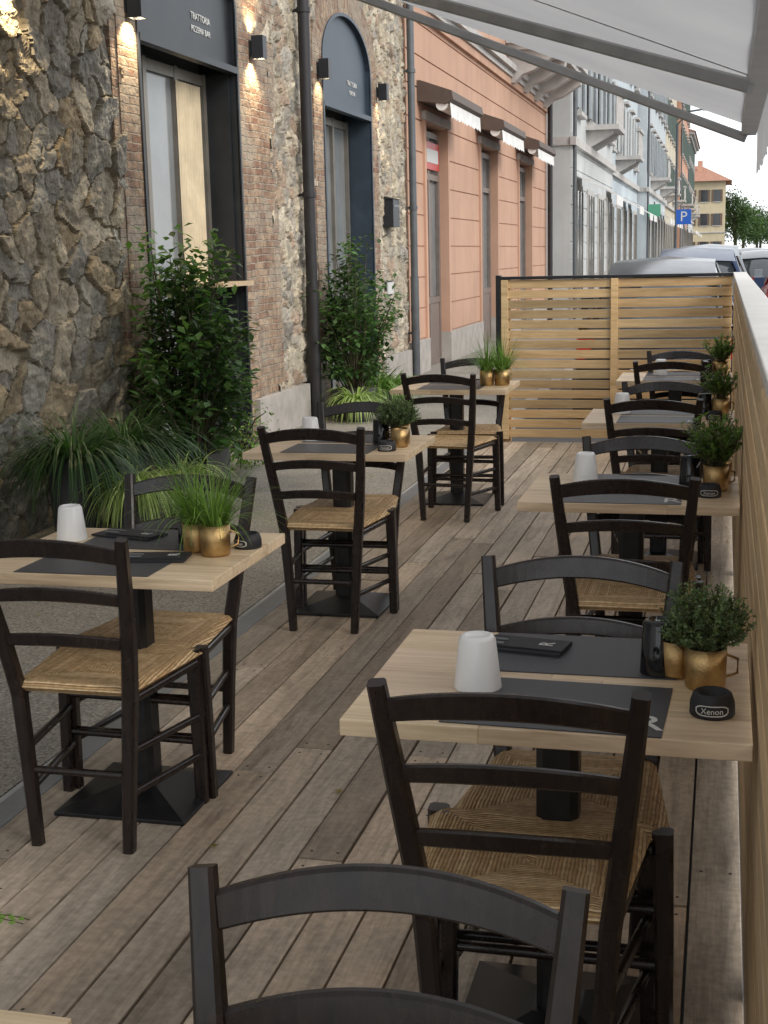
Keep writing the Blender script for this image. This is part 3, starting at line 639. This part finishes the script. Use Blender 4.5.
# ------------------------------------------------------------------ orange building
OB=empty('orange_building'); g=MB(); X0=XW+.02; ya,yb=18.72,33.9
doors=[(19.85,21.45,3.42),(24.5,26.3,3.42),(29.2,31.1,3.42)]
z=ZP; k=0
while z<5.0:
    h=.50 if k==0 else .44; mt='plinth' if k==0 else 'orange'; pr=.05 if k==0 else 0
    segs=[]; y=ya
    for (a,b,zt) in doors:
        if z<zt-.1: segs.append((y,a)); y=b
    segs.append((y,yb))
    for (a,b) in segs:
        g.box(X0-.35,X0+pr,a,b,z,min(z+h,5.0)-.022,mt); 
        if z+h<4.99: g.box(X0-.35,X0-.018,a,b,z+h-.022,z+h,'orange')
    z+=h; k+=1
for (a,b,zt) in doors:
    g.box(X0-.18,X0-.17,a-.0,b+.0,ZP,3.42,'glass_l')
    for yy in (a,(a+b)/2-.04,b-.08): g.box(X0-.169,X0-.11,yy,yy+.08,ZP,3.4,'doorgrey')
    for zz in (ZP,.85,2.7,3.32): g.box(X0-.168,X0-.112,a,b,zz,zz+.09,'doorgrey')
    g.box(X0-.168,X0-.125,a+.08,b-.08,ZP+.09,.85,'doorgrey')
    g.box(X0-.34,X0+.035,a-.12,a-.001,ZP,3.5,'orange'); g.box(X0-.34,X0+.035,b+.001,b+.12,ZP,3.5,'orange'); g.box(X0-.02,X0+.06,a-.14,b+.14,3.5,3.62,'stone_trim')
    g.prism([(X0,3.72),(X0+.42,3.66),(X0+.52,3.72),(X0+.50,3.84),(X0+.05,4.0),(X0,4.0)],'y',a-.45,b+.45,'brown')
    g.tube([(X0+.35,a-.42,3.66),(X0+.35,b+.42,3.66)],.085,'fabric_white',12)
    vs=[];n=24
    for i in range(n+1): yy=a-.42+(b-a+.84)*i/n; vs+=[(X0+.47,yy,3.68),(X0+.49+.01*math.sin(i),yy,3.46+.03*(i%2))]
    g.add(vs,[(2*i,2*i+1,2*i+3,2*i+2) for i in range(n)],'fabric_white',smooth=True)
g.box(X0-.11,X0-.08,20.0,21.3,2.85,3.25,'sign_red'); g.box(X0-.08,X0-.075,20.1,21.2,2.95,3.15,'print')
g.box(X0-.35,X0+.10,ya,yb,5.0,5.10,'stone_trim'); g.box(X0-.35,X0+.18,ya,yb,5.10,5.22,'stone_trim'); g.box(X0-.35,X0+.06,ya,yb,4.86,4.998,'orange')
g.box(X0-.35,X0-.01,ya,yb,5.22,13,'orange'); g.box(X0-5,X0-.36,ya+.01,yb-.01,-.2,13,'orange')
g.box(X0-.35,X0+.6,ya,yb,13,13.4,'stone_trim')
for yy in (20.2,24.8,29.6):
    for zz in (6.0,9.6):
        g.box(X0-.01,X0+.05,yy-.15,yy+1.35,zz-.1,zz+2.3,'stone_trim'); g.box(X0+.04,X0+.055,yy,yy+1.2,zz,zz+2.1,'glass'); g.box(X0,X0+.18,yy-.25,yy+1.45,zz+2.3,zz+2.42,'stone_trim'); g.box(X0+.05,X0+.1,yy-.65,yy-.02,zz,zz+2.1,'shutter_b'); g.box(X0+.05,X0+.1,yy+1.22,yy+1.85,zz,zz+2.1,'shutter_b')
g.box(X0,X0+1.05,27.6,33.4,5.62,5.80,'stone_trim'); g.box(X0,X0+.98,27.7,33.3,5.50,5.62,'stone_trim')
for yy in (28.0,29.7,31.4,33.0):
    g.prism([(X0+.0,4.9),(X0+.12,4.9),(X0+.28,5.05),(X0+.5,5.12),(X0+.72,5.25),(X0+.92,5.36),(X0+.95,5.5),(X0+.0,5.5)],'y',yy-.14,yy+.14,'stone_trim')
yy=27.7
while yy<33.35: g.lathe([(.05,0),(.05,.06),(.03,.1),(.065,.3),(.03,.55),(.05,.62),(.05,.7)],'stone_trim',(X0+.95,yy,5.8),10); yy+=.2
g.box(X0+.85,X0+1.05,27.6,33.4,6.5,6.62,'stone_trim')
obj('facade',g.mesh('orange_facade'),parent=OB,bev=.01,seg=1)
g=MB(); g.tube([(X0+.12,33.7,ZP),(X0+.12,33.7,12)],.06,'pipe'); obj('drainpipe',g.mesh('drainpipe_far'))
# ------------------------------------------------------------------ generic houses
def house(name,y0,y1,X,H,mat,sh,fl=4,trim='stone_trim',back=12,roof=True,shop=True,seed=0,balc=4):
    random.seed(seed); e=empty(name); g=MB()
    g.box(X-back,X,y0,y1,-.2,H,mat)
    fh=(H-4.4)/(fl-1)
    z=.9
    while z<4.1: g.box(X,X+.02,y0,y1,z+.03,z+.42,mat); z+=.45
    g.box(X,X+.05,y0-.03,y1,-.2,.9,'plinth'); g.box(X,X+.14,y0-.1,y1,4.15,4.35,trim); g.box(X-back,X+.55,y0-.4,y1+.2,H,H+.25,trim); g.box(X,X+.3,y0-.2,y1+.1,H-.3,H,trim)
    g.box(X-back,X,y0-.06,y0-.0,4.15,4.35,trim)
    nwin=max(2,int((y1-y0)/3.0)); sp=(y1-y0)/nwin
    for f in range(fl):
        zb=.0 if f==0 else 4.35+(f-1)*fh+.75
        for i in range(nwin):
            yc=y0+sp*(i+.5)
            if f==0:
                w=1.5; g.box(X,X+.06,yc-w/2-.15,yc+w/2+.15,-.1,3.25,trim); g.box(X+.03,X+.066,yc-w/2,yc+w/2,-.1,3.1,'glass_l'); 
                for q in (-w/2,0,w/2-.06): g.box(X+.05,X+.09,yc+q,yc+q+.06,-.1,3.1,'frame')
                if shop and random.random()<.5: g.prism([(X+.06,3.5),(X+1.1,2.95),(X+1.1,2.7),(X+1.08,2.7),(X+1.08,2.93),(X+.06,3.46)],'y',yc-w/2-.3,yc+w/2+.3,'fabric_white')
            else:
                w=1.05; hh=1.85; g.box(X,X+.07,yc-w/2-.14,yc+w/2+.14,zb-.12,zb+hh+.16,trim); g.box(X+.04,X+.076,yc-w/2,yc+w/2,zb,zb+hh,'glass')
                g.box(X,X+.18,yc-w/2-.2,yc+w/2+.2,zb-.16,zb-.06,trim); g.box(X,X+.2,yc-w/2-.2,yc+w/2+.2,zb+hh+.16,zb+hh+.26,trim)
                g.box(X+.06,X+.1,yc-.03,yc+.03,zb,zb+hh,'palegrey')
                g.box(X+.08,X+.13,yc-w/2-.56,yc-w/2-.02,zb,zb+hh,sh); g.box(X+.08,X+.13,yc+w/2+.02,yc+w/2+.56,zb,zb+hh,sh)
                if f==1 and i%balc==1:
                    g.box(X,X+.9,yc-1.1,yc+1.1,zb-.3,zb-.165,trim)
                    for s in (-.8,.8): g.prism([(X,zb-.75),(X+.1,zb-.75),(X+.7,zb-.42),(X+.75,zb-.3),(X,zb-.3)],'y',yc+s-.09,yc+s+.09,trim)
                    q=-1.0
                    while q<1.06: g.lathe([(.04,0),(.025,.1),(.05,.35),(.025,.7),(.04,.85)],trim,(X+.82,yc+q,zb-.165),6); q+=.2
                    g.box(X+.74,X+.9,yc-1.1,yc+1.1,zb+.68,zb+.78,trim)
    for f in range(1,fl):
        zb=4.35+(f-1)*fh+.75
        for xx in (X-2.2,X-5.5): g.box(xx-.6,xx+.6,y0-.05,y0,zb-.1,zb+2,trim); g.box(xx-.48,xx+.48,y0-.055,y0-.02,zb,zb+1.85,'glass'); g.box(xx-1.0,xx-.5,y0-.09,y0-.05,zb,zb+1.85,sh); g.box(xx+.5,xx+1.0,y0-.09,y0-.05,zb,zb+1.85,sh)
    if roof: g.prism([(X+.7,H+.25),(X-back/2,H+2.6),(X-back,H+.25)],'y',y0-.5,y1+.3,'rooftile')
    obj('walls',g.mesh(name+'_walls'),parent=e)
    pg=MB(); pg.tube([(X+.09,y0+.15,-.1),(X+.09,y0+.15,H)],.05,'pipe2',8); obj('downpipe',pg.mesh('downpipe'),parent=e)
house('grey_townhouse',34.6,47.5,-3.75,13.5,'palegrey','shutter_l',4,seed=1)
house('pale_blue_townhouse',47.6,64,-3.95,14.5,'ltblue','palegrey',4,seed=2,balc=5)
house('blue_townhouse',64.2,84,-3.55,14.8,'paleblue','shutter_l',4,seed=4,balc=3)
house('cream_townhouse',84.2,106,-3.7,15.5,'cream','shutter_g',4,seed=5)
house('coral_townhouse',106.3,128,-3.4,15.0,'coral','shutter_g',4,seed=6)
house('cream_townhouse',134,158,-3.6,12.0,'palegrey','shutter_g',4,seed=7)
def yellow_house():
    e=empty('yellow_house'); g=MB(); x0,x1,y0,y1,H=-7.2,-.1,172,184,9.4
    g.box(x0,x1,y0,y1,-.2,H,'yellow'); g.box(x0-.1,x1+.1,y0-.1,y1,3.3,3.45,'stone_trim')
    a=[(x0-.7,y0-.7,H),(x1+.7,y0-.7,H),(x1+.7,y1+.7,H),(x0-.7,y1+.7,H),(x0+3,y0+5,H+2.1),(x1-3,y0+5,H+2.1)]
    g.add(a,[(0,1,5,4),(1,2,5),(2,3,4,5),(3,0,4),(3,2,1,0)],'rooftile'); g.box(x1-3.4,x1-2.8,y0+3,y0+3.6,H+1,H+2.6,'coral')
    for zz in (.9,4.2,7.0):
        for xx in (-5.9,-4.2,-2.6,-1.1):
            g.box(xx-.4,xx+.4,y0-.03,y0,zz,zz+1.4,'glass'); g.box(xx-.66,xx-.42,y0-.08,y0-.03,zz,zz+1.4,'shutter_b'); g.box(xx+.42,xx+.66,y0-.08,y0-.03,zz,zz+1.4,'shutter_b'); g.box(xx-.5,xx+.5,y0-.1,y0,zz-.1,zz-.01,'stone_trim')
    obj('walls',g.mesh('yellow_house_walls'),parent=e)
yellow_house()
# ------------------------------------------------------------------ trees
def tree(x,y,h,r,seed,name='tree'):
    random.seed(seed); g=MB(); g.tube([(x,y,-.25),(x+.1,y,h*.3),(x,y+.1,h*.62)],[.28,.2,.1],'stem',10)
    cl=[]
    for k in range(18):
        d=rnd_dir(-.6,1); c_=Vector((x,y,h*.56))+Vector((d.x*r,d.y*r,d.z*h*.40))*R(.45,1.); cl.append((c_,R(.5,1.35))); g.tube([(x,y,h*R(.25,.55)),tuple(Vector((x,y,h*.5)).lerp(c_,.5)),tuple(c_)],[.09,.05,.02],'stem',5)
    for c_,t in cl:
        for j in range(200):
            p=c_+Vector((random.gauss(0,r*.26),random.gauss(0,r*.26),random.gauss(0,h*.08))); tt=t*R(.6,1.4); leaf(g,p,rnd_dir(),rnd_dir(),R(.22,.4),R(.14,.26),'leaf_tree',(tt,tt,tt*.8))
    obj(name,g.mesh(name,recalc=False))
tree(1.1,176,8.6,2.0,1); tree(2.3,196,7.5,2.4,2); tree(5.6,240,8,3.2,3); tree(8.5,200,6.0,2.6,4); tree(12,230,7,3.5,5); tree(4.5,215,6.5,2.8,6); tree(16,210,8,3,7); tree(9.5,250,8,3.4,8)
# ------------------------------------------------------------------ shrubs near the wall
def shrub(name,c0,rad,n_cl,n_leaf,ls,mat,seed,planter=None):
    random.seed(seed); g=MB(); x,y,z=c0; rx,ry,rz=rad
    base=Vector((x,y,ZP+.2))
    for k in range(n_cl):
        d=rnd_dir(-.9,1); q=R(.2,1.3)**.5; c_=Vector((x+d.x*rx*q,y+d.y*ry*q,z+d.z*rz*q+R(-.06,.1))); c_.x=max(c_.x,XW+.1)
        mid=base.lerp(c_,.6)+Vector((R(-.05,.05),R(-.05,.05),.06)); g.tube([base+Vector((R(-.06,.06),R(-.06,.06),0)),mid,c_],[.011,.007,.003],'stem',5)
        t=R(.5,2.0)
        for j in range(n_leaf):
            q=R(.15,1.15); p=mid.lerp(c_,q)+Vector((random.gauss(0,.055),random.gauss(0,.055),random.gauss(0,.045))); dd=(c_-mid).normalized()*.4+rnd_dir(-.9,.4)
            if p.x<XW+.06: continue
            tt=t*R(.6,1.4); leaf(g,p,dd,(R(-.4,.4),R(-.4,.4),1),ls*R(.7,1.3),ls*.6*R(.8,1.2),mat,(tt*R(.9,1.25),tt,tt*.85))
    if planter:
        w,h=planter; g.box(x-w,x+w,y-w*1.2,y+w*1.2,ZP,ZP+h,'planter'); g.box(x-w+.02,x+w-.02,y-w*1.2+.02,y+w*1.2-.02,ZP+h,ZP+h+.004,'soil')
    obj(name,g.mesh(name,recalc=False))
shrub('ficus_shrub',(-3.80,9.35,.92),(.44,.68,.76),92,44,.085,'leaf_dark',31,(.2,.3))
shrub('laurel_shrub',(-3.84,14.15,.95),(.42,.62,.66),80,40,.08,'leaf_dark',32,(.2,.3))
shrub('low_shrub',(-3.75,10.3,.08),(.25,.5,.28),30,26,.04,'leaf_grass',34)
def grass_clump(name,c0,n,ln,w,mat,seed,sp=1.,droop=1.5,spread=.1):
    random.seed(seed); g=MB()
    for k in range(n):
        a=R(0,6.28); s=R(.15,1)*sp; r=R(0,spread); t=R(.5,1.7); blade(g,(c0[0]+r*math.cos(a),c0[1]+r*math.sin(a),c0[2]),(math.cos(a)*s,math.sin(a)*s,1),ln*R(.6,1.1),w*R(.7,1.2),mat,(t,t,t*.9),droop*R(.7,1.4),8)
    d=c0[2]-ZP
    g.lathe([(.0005,-d),(.13,-d),(.17,-.02),(.155,-.02),(.0005,-.03)],'planter',(c0[0],c0[1],c0[2]),16)
    obj(name,g.mesh(name,recalc=False))
grass_clump('ornamental_grass',(-3.80,7.45,.46),480,.58,.013,'leaf_dark',41,1.7,2.2,.2)
grass_clump('ornamental_grass',(-3.82,8.2,.42),480,.62,.013,'leaf_dark',42,1.7,2.0,.22)
grass_clump('variegated_grass',(-3.40,7.45,.26),420,.42,.014,'leaf_light',43,1.7,2.4,.14)
grass_clump('variegated_grass',(-3.38,8.1,.22),300,.38,.013,'leaf_light',44,1.7,2.4,.12)
grass_clump('variegated_grass',(-3.7,13.7,.12),240,.45,.02,'leaf_light',45,1.6,2.4,.14)
grass_clump('ornamental_grass',(-3.7,14.6,.15),320,.5,.02,'leaf_grass',46,1.6,2.2,.16)
grass_clump('ornamental_grass',(-3.75,15.4,.1),260,.45,.02,'leaf_grass',47,1.6,2.2,.16)
# ------------------------------------------------------------------ cars
def car(x,y,mat,rz=0,H=1.5,Ln=4.3,W=1.76,z0=ZR):
    g=MB(); hl=Ln/2; k=H/1.5
    st=[(-hl,.70,.42,.72),(-hl+.10,.80,.26,.88),(-hl+.5,.87,.22,.95),(-1.0,.88,.22,.96),(0,.88,.22,.94),(1.0,.88,.22,.92),(hl-.75,.86,.22,.86),(hl-.2,.80,.24,.74),(hl,.68,.36,.60)]
    rings=[]
    for (yy,hw,zb,zt) in st:
        hw*=W/1.76; zt*=k; rings.append([(-hw*.9,yy,zb),(-hw,yy,zb+.12),(-hw*1.0,yy,(zb+zt)/2+.05),(-hw*.95,yy,zt-.07),(-hw*.82,yy,zt),(0,yy,zt+.035),(hw*.82,yy,zt),(hw*.95,yy,zt-.07),(hw,yy,(zb+zt)/2+.05),(hw,yy,zb+.12),(hw*.9,yy,zb)])
    vs=[p for r in rings for p in r]; n=11; fs=[(i*n+j,i*n+(j+1)%n,(i+1)*n+(j+1)%n,(i+1)*n+j) for i in range(len(rings)-1) for j in range(n)]
    fs+=[tuple(range(n-1,-1,-1)),tuple((len(rings)-1)*n+j for j in range(n))]; g.add(vs,fs,mat,smooth=True)
    b=.93*k; cs=[(-hl+.22,.72,b-.02,.0),(-hl+.62,.68,b,.40*k),(-.85,.66,b,.545*k),(.0,.66,b,.57*k),(.55,.66,b,.53*k),(1.25,.72,b-.04,.0)]
    ring=[]
    for (yy,hw,zb,h) in cs:
        hw*=W/1.76; top=hw*.80; ring.append([(-hw-.06,yy,zb-.03),(-hw*.93,yy,zb+h*.5+.0),(-top,yy,zb+h*.93),(0,yy,zb+h*.99),(top,yy,zb+h*.93),(hw*.93,yy,zb+h*.5),(hw+.06,yy,zb-.03)])
    n=7; vs=[p for r in ring for p in r]; fs=[(i*n+j,i*n+j+1,(i+1)*n+j+1,(i+1)*n+j) for i in range(len(ring)-1) for j in range(n-1)]; g.add(vs,fs,'glass',smooth=True)
    rr=ring[1:5]; vs=[]
    for r in rr:
        for p in (r[2],r[3],r[4]): vs.append((p[0]*1.03,p[1],p[2]+.018))
    g.add(vs,[(i*3+j,i*3+j+1,i*3+j+4,i*3+j+3) for i in range(len(rr)-1) for j in range(2)],mat,smooth=True)
    for s in (1,5):
        tt=2 if s==1 else 4; bb=0 if s==1 else 6
        for i,j in ((0,1),(5,4)): g.beam([ring[i][bb],ring[j][tt]],.06,.05,mat,(1,0,0))
        for i in (1,3): 
            p=ring[i][bb];q=ring[i][s];r_=ring[i][tt]; g.beam([p,q,r_],.07,.03,mat,(1,0,0))
    for yy in (-hl+.82,hl-.85):
        for s in (-1,1):
            xx=s*(W/2-.10)
            g.tube([(xx-.11,yy,.32),(xx+.11,yy,.32)],.32,'tyre',24); g.tube([(xx+s*.112-.003,yy,.32),(xx+s*.112+.003,yy,.32)],.2,'rim',16)
    for s in (-1,1):
        g.box(s*.72-.09,s*.72+.09,-hl+.02,-hl+.14,.62*k,.80*k,'taillight'); g.box(s*.62-.12,s*.62+.12,hl-.14,hl-.03,.55*k,.66*k,'headlight'); g.box(s*.98-.09,s*.98+.07,.80,.93,.95*k,1.08*k,mat)
    g.box(-.26,.26,-hl-.012,-hl+.02,.5,.61,'print')
    obj('parked_car',g.mesh('parked_car'),(x,y,z0),rz)
car(-.66,16.4,'car_dark',0,1.72,4.4,1.8); car(-.42,22.6,'car_blue',0,1.84); car(-.30,28.4,'car_silver',0,1.88)
car(1.65,31,'car_red',0,1.6); car(.95,38,'car_dark',0,1.72); car(.75,45,'car_dark',0,1.78); car(.5,52,'car_blue',0,1.7); car(-.2,66,'car_dark',0,1.6); car(2.2,50,'car_dark',0,1.6); car(2.8,64,'car_red',0,1.6); car(.2,80,'car_white',0,1.5); car(4.5,58,'car_dark',math.pi,1.5)
# ------------------------------------------------------------------ signs
def sign_post(x,y,zc,w,mat,letter=None,name='parking_sign'):
    g=MB(); g.tube([(x,y+.04,ZR),(x,y+.04,zc+w*.7)],.035,'grey_metal',10)
    g.box(x-w/2,x+w/2,y,y+.015,zc-w/2,zc+w/2,mat)
    if letter:
        tm=text_mesh(letter,w*.95,'print',.002); g.add([(x+v.co.x,y-.005-v.co.z,zc+v.co.y) for v in tm.vertices],[tuple(p.vertices) for p in tm.polygons],'print')
    obj(name,g.mesh(name))
sign_post(-1.68,58,2.85,.60,'sign_blue','P'); sign_post(-3.15,64,3.3,.55,'sign_green',None,'pharmacy_sign')
g=MB(); g.tube([(-2.4,70,ZP),(-2.4,70,7.5),(-1.9,70,8.1),(-1.0,70,8.2)],[.08,.06,.05,.045],'pipe2',10); g.box(-1.2,-.5,69.85,70.15,8.12,8.24,'pipe2'); obj('street_lamp',g.mesh('street_lamp'))
# ------------------------------------------------------------------ light: thin bright overcast over a physical sky
w=bpy.data.worlds.new('World'); scene.world=w; w.use_nodes=True; nt=w.node_tree
sky=nt.nodes.new('ShaderNodeTexSky'); sky.sky_type='NISHITA'; sky.sun_disc=False; EL,AZ_=32,118
sky.sun_elevation=math.radians(EL); sky.sun_rotation=math.radians(AZ_); sky.dust_density=1.5; sky.air_density=1.0
cn=nz(nt,coords(nt,(1,1,2.5),'Generated'),2.2,4,.55)
cloud=ramp(nt,cn,[(.3,(10.2,10.6,11.1)),(.7,(12.6,12.7,12.7))])
bgc=mix(nt,.8,sky.outputs[0],cloud)
nt.links.new(bgc,nt.nodes['Background'].inputs[0]); nt.nodes['Background'].inputs[1].default_value=.15
sl=bpy.data.lights.new('sun','SUN'); sl.energy=1.5; sl.angle=math.radians(20); sl.color=(1,.93,.83); so=bpy.data.objects.new('sun',sl); scene.collection.objects.link(so)
d=Vector((math.sin(math.radians(AZ_))*math.cos(math.radians(EL)),math.cos(math.radians(AZ_))*math.cos(math.radians(EL)),math.sin(math.radians(EL)))); so.rotation_euler=(-d).to_track_quat('-Z','Y').to_euler()
# ------------------------------------------------------------------ camera
cam=bpy.data.cameras.new('Camera'); co=bpy.data.objects.new('Camera',cam); scene.collection.objects.link(co); scene.camera=co
cam.sensor_fit='VERTICAL'; cam.sensor_height=36; cam.lens=36*1358.67/1024; cam.clip_end=2000; cam.clip_start=.05
co.matrix_world=Matrix.Translation((0,0,1.6026))@Matrix.Rotation(.2461,4,'Z')@Matrix.Rotation(math.pi/2-.1870,4,'X')@Matrix.Rotation(-.0230,4,'Z')
scene.view_settings.view_transform='Standard'; scene.view_settings.look='None'; scene.view_settings.exposure=0
